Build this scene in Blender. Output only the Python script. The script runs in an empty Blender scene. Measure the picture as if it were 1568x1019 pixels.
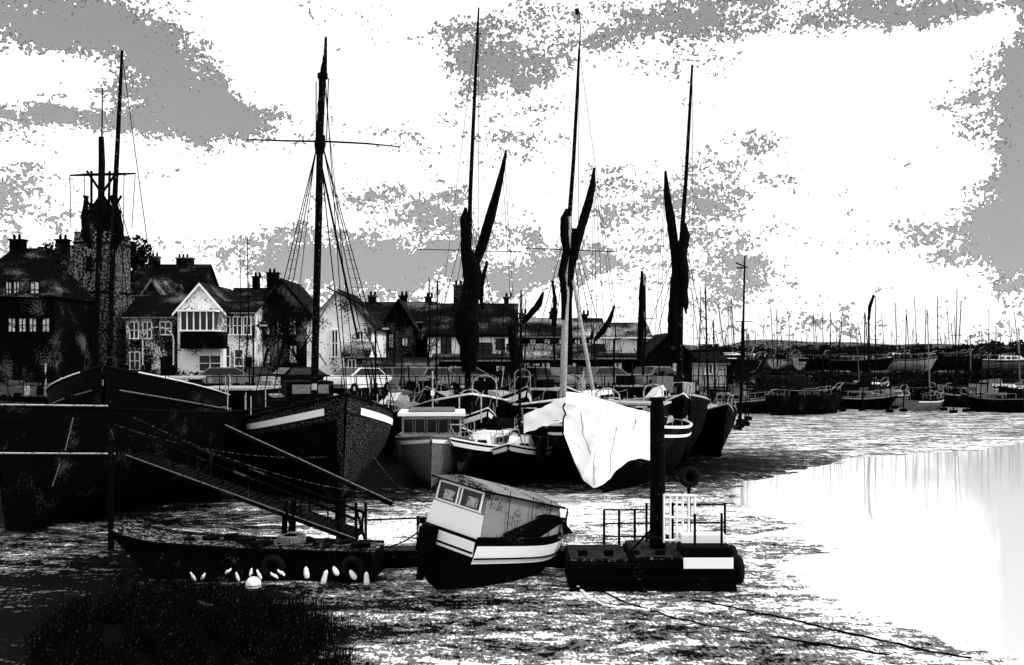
import bpy, bmesh, math, random
import numpy as np
from mathutils import Vector, Matrix, Euler, noise as mnoise
random.seed(7); np.random.seed(7)
sc=bpy.context.scene
sc.view_settings.view_transform='Standard'
try: sc.view_settings.look='None'
except: pass
F=1568.0; CAM_H=5.0; HOR=545.0; CX=784.0
def sv(u,v,d): return Vector(((u-CX)*d/F, d, CAM_H-(v-HOR)*d/F))
def gd(v): return CAM_H*F/(v-HOR)
def gp(u,v):
    d=gd(v); return Vector(((u-CX)*d/F,d,0))

# ---------------------------------------------------------------- materials
def newmat(name):
    m=bpy.data.materials.new(name); m.use_nodes=True
    nt=m.node_tree; b=nt.nodes['Principled BSDF']; return m,nt,b
def g(v): return (v,v,v,1)
def speck(name,a,b=None,scale=20,thr=.6,rough=.8,spec=.02,c=None,thr2=.75,big=None,soft=.012,stretch=(1,1,1),metal=0):
    m,nt,p=newmat(name)
    p.inputs['Roughness'].default_value=rough
    p.inputs['Specular IOR Level'].default_value=spec
    p.inputs['Metallic'].default_value=metal
    if b is None:
        p.inputs['Base Color'].default_value=g(a); return m
    geo=nt.nodes.new('ShaderNodeNewGeometry')
    mp=nt.nodes.new('ShaderNodeMapping'); mp.inputs['Scale'].default_value=stretch
    nt.links.new(geo.outputs['Position'],mp.inputs['Vector'])
    n=nt.nodes.new('ShaderNodeTexNoise'); n.inputs['Scale'].default_value=scale
    n.inputs['Detail'].default_value=4; n.inputs['Roughness'].default_value=.75
    nt.links.new(mp.outputs[0],n.inputs['Vector'])
    src=n.outputs['Fac']
    if big:
        n2=nt.nodes.new('ShaderNodeTexNoise'); n2.inputs['Scale'].default_value=big; n2.inputs['Detail'].default_value=3
        nt.links.new(mp.outputs[0],n2.inputs['Vector'])
        ma=nt.nodes.new('ShaderNodeMath'); ma.operation='MULTIPLY_ADD'; ma.inputs[1].default_value=.9
        nt.links.new(n2.outputs['Fac'],ma.inputs[0])
        mb=nt.nodes.new('ShaderNodeMath'); mb.operation='SUBTRACT'; mb.inputs[1].default_value=.45
        nt.links.new(src,mb.inputs[0]); nt.links.new(mb.outputs[0],ma.inputs[2]); src=ma.outputs[0]
    r=nt.nodes.new('ShaderNodeValToRGB'); e=r.color_ramp.elements
    e[0].position=thr-soft; e[0].color=g(a); e[1].position=thr+soft; e[1].color=g(b)
    if c is not None:
        x=e.new(thr2-soft); x.color=g(b); x=e.new(thr2+soft); x.color=g(c)
    nt.links.new(src,r.inputs[0]); nt.links.new(r.outputs[0],p.inputs['Base Color'])
    return m
K=.0012
BLACK=speck('black_tar',K,.05,scale=22,thr=.70,big=1.2)
PLANK=speck('tarred_planks',K,.07,scale=14,thr=.71,big=.5,stretch=(1,1,4))
HULLG=speck('weathered_hull',K,.13,scale=17,thr=.57,stretch=(1,1,1.8))
RIG=speck('rigging',.002)
SPAR=speck('spar_varnish',K,.14,scale=9,thr=.63)
SAIL=speck('tanned_sail',K,.03,scale=8,thr=.66)
WHITE=speck('white_paint',.88,.03,scale=9,thr=.68,spec=.2)
CLEANW=speck('clean_white_paint',.88,.5,scale=14,thr=.80,spec=.2)
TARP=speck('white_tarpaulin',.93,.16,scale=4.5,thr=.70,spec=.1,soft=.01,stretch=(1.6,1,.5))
WHITEW=speck('white_render_wall',.88,.06,scale=5,thr=.58,spec=.05,big=.5)
WORNW=speck('weatherworn_white_wall',.85,.14,scale=6,thr=.45,c=K,thr2=.52,big=.45)
GREY=speck('grey_paint',.17,K,scale=22,thr=.56,spec=.1)
CANV=speck('grey_canvas',.2,.01,scale=20,thr=.60,spec=.05,big=1.5)
GREYL=speck('light_grey_paint',.4,.05,scale=14,thr=.56,spec=.1)
GLASS=speck('window_glass',.003,spec=.25,rough=.15)
PALEGL=speck('pale_window',.75,K,scale=6,thr=.56,spec=.1)
ROOFD=speck('dark_slate_roof',K,.13,scale=8,thr=.66,stretch=(1,1,2.5),big=.3)
ROOFG=speck('tile_roof',K,.2,scale=7,thr=.54,c=.6,thr2=.69,stretch=(1,1,2.5),big=.3)
BRICKD=speck('dark_brick',K,.09,scale=8,thr=.66,big=.4)
BRICKG=speck('grey_brick',K,.14,scale=8,thr=.56,big=.4)
STONE=speck('tower_stone',K,.18,scale=5,thr=.52)
FOL=speck('foliage',K,.06,scale=3,thr=.6)
FOLD=speck('distant_foliage',.006,.09,scale=.8,thr=.58)
GRASS=speck('dry_grass',.002,.13,scale=12,thr=.64)
QUAYM=speck('quay_surface',.004,.14,scale=3,thr=.56)
QWALL=speck('quay_wall',K,.07,scale=8,thr=.64)
RUB=speck('rubber',.002,spec=.08)
DECK=speck('deck_planks',.003,.14,scale=12,thr=.58,stretch=(1,4,1))
WDECK=speck('worn_pontoon_deck',.003,.16,scale=12,thr=.53,c=.6,thr2=.70,stretch=(1,.5,1))

# ---------------------------------------------------------------- builder
class Thing:
    def __init__(s,name,loc=(0,0,0),rot=(0,0,0)):
        s.e=bpy.data.objects.new(name,None); s.e.empty_display_size=.3
        sc.collection.objects.link(s.e)
        s.M=Matrix.Translation(Vector(loc))@Euler(rot).to_matrix().to_4x4()
        s.e.matrix_world=s.M; s.I=s.M.inverted(); s.parts={}
    def bm(s,part,mat):
        k=(part,mat.name)
        if k not in s.parts: s.parts[k]=([],[],mat)
        return s.parts[k]
    def mesh(s,part,mat,V,Fc):
        P=s.bm(part,mat); o=len(P[0])
        P[0].extend([tuple(v) for v in V]); P[1].extend([tuple(i+o for i in f) for f in Fc])
    def box(s,part,mat,c,size,rz=0,rot=None):
        R=(Euler(rot) if rot else Euler((0,0,rz))).to_matrix()
        V=[]
        for dx in(-.5,.5):
            for dy in(-.5,.5):
                for dz in(-.5,.5):
                    V.append(Vector(c)+R@Vector((dx*size[0],dy*size[1],dz*size[2])))
        s.mesh(part,mat,V,[(0,1,3,2),(4,6,7,5),(0,4,5,1),(2,3,7,6),(0,2,6,4),(1,5,7,3)])
    def tube(s,part,mat,pts,rad,n=8,wob=0,world=False):
        pts=[Vector(p) for p in pts]
        if world: pts=[s.I@p for p in pts]
        if not hasattr(rad,'__len__'): rad=[rad]*len(pts)
        V=[];Fc=[]
        for i,p in enumerate(pts):
            a=pts[max(i-1,0)];b=pts[min(i+1,len(pts)-1)]
            t=(b-a).normalized()
            ref=Vector((0,1,0)) if abs(t.y)<.9 else Vector((1,0,0))
            x=t.cross(ref).normalized(); y=t.cross(x)
            for k in range(n):
                an=2*math.pi*k/n; r=rad[i]*(1+wob*random.uniform(-1,1))
                V.append(p+x*math.cos(an)*r+y*math.sin(an)*r)
        for i in range(len(pts)-1):
            for k in range(n):
                Fc.append((i*n+k,i*n+(k+1)%n,(i+1)*n+(k+1)%n,(i+1)*n+k))
        Fc.append(tuple(range(n))[::-1]); Fc.append(tuple((len(pts)-1)*n+k for k in range(n)))
        s.mesh(part,mat,V,Fc)
    def line(s,part,mat,a,b,r=.015,world=False,sag=0,n=4):
        a=Vector(a);b=Vector(b)
        if sag:
            pts=[a.lerp(b,t/8)-Vector((0,0,sag*4*(t/8)*(1-t/8))) for t in range(9)]
        else: pts=[a,b]
        s.tube(part,mat,pts,r,n=n,world=world)
    def torus(s,part,mat,c,R,r,axis='y',n=20,m=8):
        V=[];Fc=[]
        for i in range(n):
            a=2*math.pi*i/n
            for j in range(m):
                b=2*math.pi*j/m; q=R+r*math.cos(b); h=r*math.sin(b)
                v=(q*math.cos(a),h,q*math.sin(a)) if axis=='y' else ((h,q*math.cos(a),q*math.sin(a)) if axis=='x' else (q*math.cos(a),q*math.sin(a),h))
                V.append(Vector(c)+Vector(v))
        for i in range(n):
            for j in range(m):
                Fc.append((i*m+j,((i+1)%n)*m+j,((i+1)%n)*m+(j+1)%m,i*m+(j+1)%m))
        s.mesh(part,mat,V,Fc)
    def done(s,smooth=()):
        for (part,_),(V,Fc,mat) in s.parts.items():
            me=bpy.data.meshes.new(part); me.from_pydata([tuple(v) for v in V],[],Fc); me.materials.append(mat)
            if part in smooth:
                me.polygons.foreach_set('use_smooth',[True]*len(me.polygons))
            me.update()
            o=bpy.data.objects.new(part,me); sc.collection.objects.link(o); o.parent=s.e
        return s.e

def hull(T,L,B,hb,hm,hs,q=.55,bowp=2.3,stern=.75,rake=.9,mat=PLANK,strake=None,cap=WHITE,deckdrop=.4,deckmat=DECK,capr=.05,s0=.84,s1=.96,tf=0,tr=1):
    def P(t,s,side,off=0):
        u=max(0,(t-.45)/.55)
        if t<.45: w=B/2*(stern+(1-stern)*math.sin(math.pi/2*t/.45)); hh=hm+(hs-hm)*(1-t/.45)**2
        else: w=B/2*max(.015,(1-u**bowp)); hh=hm+(hb-hm)*u**1.8
        zk=.12*hh*u**5-.15
        qe=q+u*u*.7
        y=(w*(max(0,math.sin(s*math.pi/2))**qe)+off)*side
        return Vector((-L/2+L*t-rake*(1-s)*u**3+off*u, y, zk+(hh-zk)*s))
    N=30;M=11
    for side in(-1,1):
        V=[P(i/(N-1),j/(M-1),side) for i in range(N) for j in range(M)]
        Fc=[(i*M+j,i*M+j+1,(i+1)*M+j+1,(i+1)*M+j) for i in range(N-1) for j in range(M-1)]
        T.mesh('hull',mat,V,Fc)
        if strake:
            V=[];Fc=[]
            for i in range(N):
                t=tf+(tr-tf)*i/(N-1)
                V+=[P(t,s0,side,.03),P(t,s1,side,.03)]
            Fc=[(2*i,2*i+1,2*i+3,2*i+2) for i in range(N-1)]
            T.mesh('strake',strake,V,Fc)
        if cap: T.tube('rail_cap',cap,[P(i/(N-1),1,side)+Vector((0,0,.02)) for i in range(N)],capr,n=5)
    tr_=[P(0,j/(M-1),1) for j in range(M)]+[P(0,j/(M-1),-1) for j in range(M-1,-1,-1)]
    T.mesh('transom',mat,tr_,[tuple(range(len(tr_)))])
    V=[];Fc=[]
    for i in range(N):
        a=P(i/(N-1),.97,1); z=a.z-deckdrop
        V+=[(a.x,a.y*.97,z),(a.x,-a.y*.97,z)]
    Fc=[(2*i,2*i+1,2*i+3,2*i+2) for i in range(N-1)]
    T.mesh('deck',deckmat,V,Fc)
    return P

# ---------------------------------------------------------------- ground
shore=[(2600,655),(1568,679),(1480,690),(1380,697),(1290,704),(1220,722),(1150,737),(1122,748),(1128,775),(1190,797),(1242,808),(1188,818),(1270,838),(1190,860),(1205,880),(1250,905),(1330,940),(1400,968),(1470,990),(1530,1012),(1640,1060),(1900,1250)]
SP=[gp(a,b) for a,b in shore]
poly=np.array([(p.x,p.y) for p in SP]+[(60,4),(3000,4),(3000,60)])
xs=np.concatenate([-np.geomspace(32,3500,26)[::-1],np.arange(-31.6,48,.3),np.arange(48.5,110,2),np.geomspace(112,3500,26)])
ys=np.concatenate([np.arange(3,62,.27),np.arange(62.4,150,1.2),np.geomspace(152,6000,50)])
X,Y=np.meshgrid(xs,ys)
def inside(X,Y,P):
    c=np.zeros(X.shape,bool); n=len(P)
    for i in range(n):
        x1,y1=P[i];x2,y2=P[(i+1)%n]
        cond=((y1>Y)!=(y2>Y)); 
        with np.errstate(all='ignore'): xi=(x2-x1)*(Y-y1)/(y2-y1+1e-12)+x1
        c^=cond&(X<xi)
    return c
D=np.full(X.shape,1e9)
for i in range(len(SP)-1):
    a=poly[i];b=poly[i+1];ab=b-a
    t=np.clip(((X-a[0])*ab[0]+(Y-a[1])*ab[1])/(ab@ab),0,1)
    D=np.minimum(D,np.hypot(X-a[0]-t*ab[0],Y-a[1]-t*ab[1]))
ins=inside(X,Y,poly); SD=np.where(ins,-D,D)
def fb(x,y,s): return mnoise.fractal(Vector((x*s,y*s*1.5,3.1)),1.0,2.0,4)
NZ=np.array([[fb(x,y,.5) for x,y in zip(rx,ry)] if ry[0]<120 else [0]*len(rx) for rx,ry in zip(X,Y)])
NZ2=np.array([[fb(x,y,2.1) for x,y in zip(rx,ry)] if ry[0]<70 else [0]*len(rx) for rx,ry in zip(X,Y)])
NZ3=np.array([[fb(x,y,.06) for x,y in zip(rx,ry)] if 60<ry[0]<200 else [0]*len(rx) for rx,ry in zip(X,Y)])
Z=.07*np.tanh(SD/1.6)+NZ*.035*np.where(ins,.6,1)+NZ2*.03-np.where(SD<-1.5,.08,0)
Z=np.where(SD>5,np.maximum(Z,.0),Z)
Z+=np.clip((-3-X)/10,0,1)*np.clip((22-Y)/8,0,1)*.35
# saltmarsh bank rising beyond the far moorings
bank=np.clip((Y-(98+.12*np.clip(X-14,0,200)+NZ3*16))/20,0,1); bank=bank*bank*(3-2*bank)
Z+=2.75*bank*np.clip((X-10)/6,0,1)+NZ*.25*bank
glare_shade=np.zeros(X.shape)-.005  # mud tone offset: sky glare and boat shade painted in, plus darker marsh
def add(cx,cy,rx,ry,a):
    global glare_shade
    glare_shade=glare_shade+a*np.exp(-(((X-cx)/rx)**2+((Y-cy)/ry)**2))
glare_shade+= .09*np.exp(-np.abs(SD)/3.0)
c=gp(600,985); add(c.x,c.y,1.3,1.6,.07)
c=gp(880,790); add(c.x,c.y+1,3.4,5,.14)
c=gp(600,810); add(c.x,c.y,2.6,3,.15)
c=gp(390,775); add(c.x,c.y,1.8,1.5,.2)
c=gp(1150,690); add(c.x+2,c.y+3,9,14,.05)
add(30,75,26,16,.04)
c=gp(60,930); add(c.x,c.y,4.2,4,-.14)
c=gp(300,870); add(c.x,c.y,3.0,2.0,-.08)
c=gp(120,750); add(c.x,c.y,8,7,-.4)  # blackens the mud under the moored hulls as painted shade
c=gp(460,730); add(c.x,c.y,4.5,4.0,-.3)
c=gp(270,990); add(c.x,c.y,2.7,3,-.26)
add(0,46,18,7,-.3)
glare_shade-=bank*.3
V=np.stack([X.ravel(),Y.ravel(),Z.ravel()],1)
nx=len(xs);ny=len(ys)
idx=np.arange(nx*ny).reshape(ny,nx)
Fc=np.stack([idx[:-1,:-1].ravel(),idx[:-1,1:].ravel(),idx[1:,1:].ravel(),idx[1:,:-1].ravel()],1)
me=bpy.data.meshes.new('mud_ground'); me.from_pydata(V.tolist(),[],Fc.tolist())
at=me.attributes.new('glare_shade','FLOAT','POINT'); at.data.foreach_set('value',glare_shade.ravel().astype(np.float32))
me.polygons.foreach_set('use_smooth',[True]*len(me.polygons))
mud=bpy.data.objects.new('mud_ground',me); sc.collection.objects.link(mud)
m,nt,p=newmat('wet_estuary_mud'); L=nt.links.new; N=nt.nodes.new
geo=N('ShaderNodeNewGeometry'); a=N('ShaderNodeAttribute'); a.attribute_name='glare_shade'
def nz(scale,det,rough=.6,st=(1,1,1)):
    mp=N('ShaderNodeMapping'); mp.inputs['Scale'].default_value=st; L(geo.outputs['Position'],mp.inputs['Vector'])
    n=N('ShaderNodeTexNoise'); n.inputs['Scale'].default_value=scale; n.inputs['Detail'].default_value=det; n.inputs['Roughness'].default_value=rough
    L(mp.outputs[0],n.inputs['Vector']); return n.outputs['Fac']
def mt(op,x,y,z=None):
    n=N('ShaderNodeMath'); n.operation=op
    for i,v in enumerate((x,y,z)):
        if v is None: continue
        if isinstance(v,(int,float)): n.inputs[i].default_value=v
        else: L(v,n.inputs[i])
    return n.outputs[0]
n1=nz(.8,5,.62,(.45,1.2,1)); n2=nz(4.2,4,.7,(.6,1.0,1)); n3=nz(17,2,.7,(1,.42,1))
v=mt('MULTIPLY_ADD',n1,.55,mt('MULTIPLY_ADD',n2,.62,mt('MULTIPLY',n3,.42)))   # mean .795
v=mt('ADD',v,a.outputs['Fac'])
v=mt('ADD',v,.045)
r=N('ShaderNodeValToRGB'); e=r.color_ramp.elements; r.color_ramp.interpolation='LINEAR'
e[0].position=.0; e[0].color=g(.0015); e[1].position=1; e[1].color=g(.85)
for ps,cc in((.79,.002),(.80,.11),(.905,.15),(.917,.85)):  # near-white top step paints sky glints into the mud colour
    x=e.new(ps); x.color=g(cc)
L(v,r.inputs[0]); L(r.outputs[0],p.inputs['Base Color'])
p.inputs['Roughness'].default_value=.7; p.inputs['Specular IOR Level'].default_value=.01
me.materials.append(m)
me=bpy.data.meshes.new('river_water'); me.from_pydata([(2,2,0),(3400,2,0),(3400,90,0),(2,90,0)],[],[(0,1,2,3)])
wo=bpy.data.objects.new('river_water',me); sc.collection.objects.link(wo)
m,nt,p=newmat('silty_water'); L=nt.links.new; N=nt.nodes.new
p.inputs['Base Color'].default_value=g(.95); p.inputs['Metallic'].default_value=.32; p.inputs['Roughness'].default_value=.05
geo=N('ShaderNodeNewGeometry'); n=N('ShaderNodeTexNoise'); n.inputs['Scale'].default_value=2.2; n.inputs['Detail'].default_value=3
mp=N('ShaderNodeMapping'); mp.inputs['Scale'].default_value=(.5,1.6,1); L(geo.outputs['Position'],mp.inputs['Vector']); L(mp.outputs[0],n.inputs['Vector'])
bp=N('ShaderNodeBump'); bp.inputs['Strength'].default_value=.05; bp.inputs['Distance'].default_value=.03; L(n.outputs['Fac'],bp.inputs['Height']); L(bp.outputs[0],p.inputs['Normal'])
me.materials.append(m)

# quay / land
ql=[(-400,52),(-60,52),(-20,53),(11,56),(14,78),(19,104),(24,150),(24,900),(-900,900),(-900,52)]
T=Thing('quay')
QZ=2.9
n_=len(ql)
T.mesh('quay_top',QUAYM,[(x,y,QZ) for x,y in ql],[tuple(range(n_))])
T.mesh('quay_wall',QWALL,[(x,y,QZ) for x,y in ql]+[(x,y,-.3) for x,y in ql],[(i,(i+1)%n_,(i+1)%n_+n_,i+n_) for i in range(n_)])
for i in range(24):
    x=-38+i*2.1; T.box('fender_pile',BLACK,(x,52.6+.02*(i%3),1.4),(.28,.3,3.4))
T.done()

# ---------------------------------------------------------------- buildings
def house(name,d,u0,u1,ve,vr,dep=8,gable=False,wall=BRICKD,roof=ROOFD,wins=(),chim=(),base=QZ,hip=0,barge=None,wmat=PALEGL,door=None,frame=WHITE):
    a=sv(u0,ve,d);b=sv(u1,ve,d);zr=sv(u0,vr,d).z
    cx=(a.x+b.x)/2; W=b.x-a.x; T=Thing(name,(cx,d,base)); he=a.z-base; hr=zr-base
    if he<.5: he=.5
    h=W/2; fd=-.6
    if gable:
        T.mesh('walls',wall,[(-h,0,fd),(h,0,fd),(h,0,he),(0,0,hr),(-h,0,he),(-h,dep,fd),(h,dep,fd),(h,dep,he),(0,dep,hr),(-h,dep,he)],
          [(0,1,2,3,4),(6,5,9,8,7),(1,6,7,2),(5,0,4,9)])
        o=.35;sl=(hr-he)/h
        for sd in(-1,1):
            V=[(sd*(h+o),-o,he-sl*o+.06),(0,-o,hr+.06),(0,dep+o,hr+.06),(sd*(h+o),dep+o,he-sl*o+.06)]
            V+=[(x,y,z+.16) for x,y,z in V]
            T.mesh('roof',roof,V,[(0,1,2,3),(4,5,6,7),(0,1,5,4),(1,2,6,5),(2,3,7,6),(3,0,4,7)])
            if barge:
                T.mesh('bargeboard',barge,[(sd*(h+o),-o-.03,he-sl*o-.12),(0,-o-.03,hr-.12),(0,-o-.03,hr+.14),(sd*(h+o),-o-.03,he-sl*o+.14)],[(0,1,2,3)])
    else:
        T.mesh('walls',wall,[(-h,0,fd),(h,0,fd),(h,0,he),(-h,0,he),(-h,dep,fd),(h,dep,fd),(h,dep,he),(-h,dep,he),(-h+hip,dep/2,hr),(h-hip,dep/2,hr)],
          [(0,1,2,3),(5,4,7,6),(1,5,6,2),(4,0,3,7)]+([(2,6,9),(3,7,8)] if not hip else []))
        o=.35; sl=(hr-he)/(dep/2); hx=h+(.25 if not hip else .3)
        if hip:
            V=[(-hx,-o,he),(hx,-o,he),(hx,dep+o,he),(-hx,dep+o,he),(-hx+hip,dep/2,hr),(hx-hip,dep/2,hr)]
            T.mesh('roof',roof,V,[(0,1,5,4),(2,3,4,5),(1,2,5),(3,0,4)])
        else:
            for y0,y1 in((-o,dep/2),(dep+o,dep/2)):
                V=[(-hx,y0,he-sl*o+.06),(hx,y0,he-sl*o+.06),(hx,y1,hr+.06),(-hx,y1,hr+.06)]
                V+=[(x,y,z+.15) for x,y,z in V]
                T.mesh('roof',roof,V,[(0,1,2,3),(4,5,6,7),(0,1,5,4),(1,2,6,5),(2,3,7,6),(3,0,4,7)])
            T.box('gutter',frame if wall in(WHITEW,) else GREY,(0,-o-.04,he-sl*o+.02),(2*hx,.1,.12))
    for wi in wins:
        x0,y0,x1,y1=wi[:4]; A=sv(x0,y1,d);Bb=sv(x1,y0,d)
        w=Bb.x-A.x; hh=Bb.z-A.z; c=((A.x+Bb.x)/2-cx,0,(A.z+Bb.z)/2-base)
        gm=wi[4] if len(wi)>4 else wmat
        T.box('window_glass',gm,(c[0],-.02,c[2]),(w,.06,hh))
        fm=BLACK if gm in(PALEGL,) else frame
        T.box('window_sill',fm,(c[0],-.08,c[2]-hh/2-.05),(w+.2,.2,.1))
        T.box('window_frame',fm,(c[0],-.06,c[2]+hh/2+.03),(w+.14,.1,.07))
        for xx in(-w/2-.03,0,w/2+.03): T.box('window_frame',fm,(c[0]+xx,-.07,c[2]),(.07,.07,hh))
        if hh>1: T.box('window_frame',fm,(c[0],-.075,c[2]),(w,.06,.06))
    for (cu,v0,v1,cw) in chim:
        A=sv(cu,v0,d);z1=A.z-base;z0=sv(cu,v1,d).z-base; w=cw*d/F
        T.box('chimney',BRICKD,(A.x-cx,dep/2,(z0+z1)/2-.4),(w,.7,z1-z0+.8))
        T.box('chimney_cap',BRICKG,(A.x-cx,dep/2,z1+.03),(w+.18,.88,.14))
        for k in range(max(2,int(w/.45))):
            T.tube('chimney_pot',BRICKD,[(A.x-cx-w/2+.25+k*.42,dep/2,z1+.08),(A.x-cx-w/2+.25+k*.42,dep/2,z1+.5)],[.13,.1],n=8)
    if door:
        A=sv(door[0],583,d);w=(door[1]-door[0])*d/F
        T.box('door',BLACK,(A.x-cx+w/2,-.03,1.0),(w,.06,2.0)); T.box('door_step',BRICKG,(A.x-cx+w/2,-.3,.08),(w+.4,.6,.16))
    T.done(); return T
row=lambda us,y0,y1,w=9:[(u,y0,u+w,y1) for u in us]
house('dark_brick_house',80,-70,82,455,372,dep=8,hip=3.0,wins=[(10,432,18,455),(22,432,30,455),(48,432,60,456)]+[(14,488,24,508),(30,488,40,508),(46,488,56,508),(66,488,76,508)],chim=[(62,360,392,18),(-10,360,385,22)],door=(20,34))
house('terraced_house',100,62,135,425,388,chim=[(98,378,395,14),(120,384,396,10)],wins=[(80,432,88,448,GLASS),(98,432,106,448,PALEGL)],wall=BRICKG)
house('terraced_house',104,186,300,450,402,dep=9,chim=[(214,388,406,14),(262,390,408,26)],roof=ROOFD,wins=row([200,240],456,470,7))
house('shingled_house',96,205,262,470,430,gable=True,roof=ROOFG,wall=BRICKG,barge=GREY)
house('white_inn_wing',88,193,278,484,452,dep=7,wall=WORNW,roof=ROOFD,wins=[(200,494,212,518,GLASS),(220,494,232,518,GLASS),(246,494,262,512,GLASS),(200,540,214,566,GLASS)],door=(246,258),frame=WHITE)
house('white_gabled_inn',86,272,342,476,436,dep=9,gable=True,wall=WHITEW,roof=ROOFD,barge=WHITE,wins=[(306,545,338,568,GLASS)],frame=WHITE)
T=Thing('inn_bay_window',sv(305,580,85.2)); zc=(580-492)*.0543
T.box('bay_body',GLASS,(0,0,zc),(2.7,1.2,1.45)); T.box('bay_roof',WHITE,(0,0,zc+.85),(3.2,1.6,.16)); T.box('bay_sill',WHITE,(0,0,zc-.8),(3.1,1.5,.12))
for i in range(6): T.box('bay_mullion',WHITE,(-1.35+i*.54,-.62,zc),(.1,.06,1.5))
T.box('bay_skirt',BLACK,(.4,.02,zc-1.6),(3.6,1.2,1.4)); T.done()
house('white_inn_annexe',87,338,390,478,452,dep=8,wall=WORNW,roof=ROOFD,wins=[(342,486,352,512,GLASS),(358,486,370,512,GLASS),(374,486,384,512,GLASS),(340,530,352,562,GLASS),(360,536,372,560,GLASS)],door=(376,386))
house('hip_roofed_house',96,345,420,470,440,dep=8,wall=BRICKD,roof=ROOFD,chim=[(376,420,444,10),(403,414,446,18)],wins=row([378,396],486,508,8))
house('dark_gabled_house',90,388,474,480,430,gable=True,wall=BRICKG,roof=ROOFD,wins=row([404,424,444],492,512,9)+row([404,444],530,556,10),barge=BLACK)
house('white_gabled_boathouse',84,470,568,500,447,dep=10,gable=True,wall=WHITEW,roof=ROOFD,wins=[(509,506,517,546,GLASS),(548,508,556,520,GLASS),(480,520,488,540,GLASS)],barge=GREY)
house('white_lean_to',82,528,562,545,528,dep=4,wall=WORNW,roof=ROOFG,wins=[(534,552,544,566,GLASS)])
house('dark_terrace',98,548,660,492,462,dep=9,chim=[(560,450,466,12),(610,450,466,12),(650,452,468,10)],wins=row([560,580],500,515,8)+row([598],510,530,8)+row([640],505,520,8))
house('dormer_house',94,586,634,500,461,gable=True,wall=BRICKD,roof=ROOFD,wins=[(596,512,602,532),(616,518,624,530)])
house('long_terrace',96,650,790,510,464,dep=10,wall=BRICKD,roof=ROOFD,chim=[(697,432,466,14),(740,468,474,10),(775,452,466,8)],wins=row([700,724,748,770],520,536,8),frame=BLACK)
house('white_walled_cottage',86,655,722,513,486,dep=6,wall=WHITEW,roof=ROOFD,wins=[(676,516,690,546,GLASS),(706,520,712,546,GLASS)],frame=BLACK)
house('white_walled_cottage',88,722,778,513,488,dep=6,wall=WHITEW,roof=ROOFD,wins=[(728,526,752,548,GLASS),(760,520,772,534,GLASS)],frame=BLACK)
house('slate_terrace',100,780,925,515,488,dep=9,wall=BRICKD,roof=ROOFG,chim=[(800,478,492,10),(850,476,492,12),(900,480,492,10)],wins=row([790,812,834,856,880,902],520,532,8))
house('low_dark_shed',72,560,665,562,552,dep=4,wall=BLACK,roof=ROOFD,wins=row([590,630],568,574,10))
house('low_dark_shed',76,665,790,552,546,dep=4,wall=BLACK,roof=ROOFD,wins=row([690,760],560,568,10))
house('low_dark_shed',80,780,925,548,530,dep=5,wall=BLACK,roof=ROOFG,wins=row([800,830,870],556,566,12))
house('white_shed',84,918,994,516,496,dep=7,wall=WHITEW,roof=ROOFG,wins=[(930,524,934,546,GLASS)])
house('low_dark_shed',78,915,1000,549,545,dep=5,wall=BLACK,roof=BLACK,wins=row([940],556,566,12))
house('black_boat_shed',76,990,1060,548,514,gable=True,wall=BLACK,roof=BLACK,wins=[(1030,556,1042,570)])
house('grey_shed',90,1060,1112,556,543,dep=6,wall=GREYL,roof=ROOFD,wins=[(1080,559,1090,572,GLASS)])
house('long_boat_store',135,1305,1462,562,549,dep=12,wall=WORNW,roof=GREYL,base=2.75,wins=row([1330,1370,1410],565,571,9))
house('distant_cottage',150,1180,1250,562,549,dep=8,wall=BRICKD,roof=ROOFG,base=2.75,chim=[(1200,544,552,6)])
house('distant_cottage',150,1495,1560,558,546,dep=8,wall=BRICKG,roof=ROOFG,base=2.75)
house('distant_white_cottage',160,1240,1290,562,551,dep=8,wall=WHITEW,roof=ROOFD,base=2.75)
house('distant_shed',128,1146,1185,566,556,dep=8,wall=GREYL,roof=BLACK,base=2.75)

# church tower
d=92; s=d/F; c=sv(157,580,d); T=Thing('church_tower',(c.x,c.y,QZ))
hB=(580-368)*s; w=62*s
T.box('tower_body',STONE,(0,0,hB/2),(w,w,hB))
for sx in(-1,1):
    T.box('buttress',STONE,(sx*w/2,-w/2-.1,hB*.42),(.55,.6,hB*.84))
    T.box('buttress_top',STONE,(sx*w/2,-w/2-.05,hB*.88),(.4,.4,hB*.14))
for z in(.35,.62,.97): T.box('string_course',BRICKD,(0,0,hB*z),(w+.16,w+.16,.18))
for yy in(-w/2+.15,w/2-.15):
    for i in range(5): T.box('battlement',STONE,(-w/2+.3+i*(w-.6)/4,yy,hB+.3),(.5,.32,.6))
for dx in(-.45,.45): T.box('belfry_opening',BLACK,(dx,-w/2-.02,hB*.82),(.5,.08,1.3))
hS=66*s; b_=w/2-.3
T.mesh('spire',BRICKD,[(-b_,-b_,hB),(b_,-b_,hB),(b_,b_,hB),(-b_,b_,hB),(-.95,-.95,hB+hS*.75),(.95,-.95,hB+hS*.75),(.95,.95,hB+hS*.75),(-.95,.95,hB+hS*.75),(0,0,hB+hS)],[(0,1,5,4),(1,2,6,5),(2,3,7,6),(3,0,4,7),(4,5,8),(5,6,8),(6,7,8),(7,4,8)])
T.box('weathervane',RIG,(0,0,hB+hS+.5),(.06,.06,1.2)); T.done()

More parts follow.
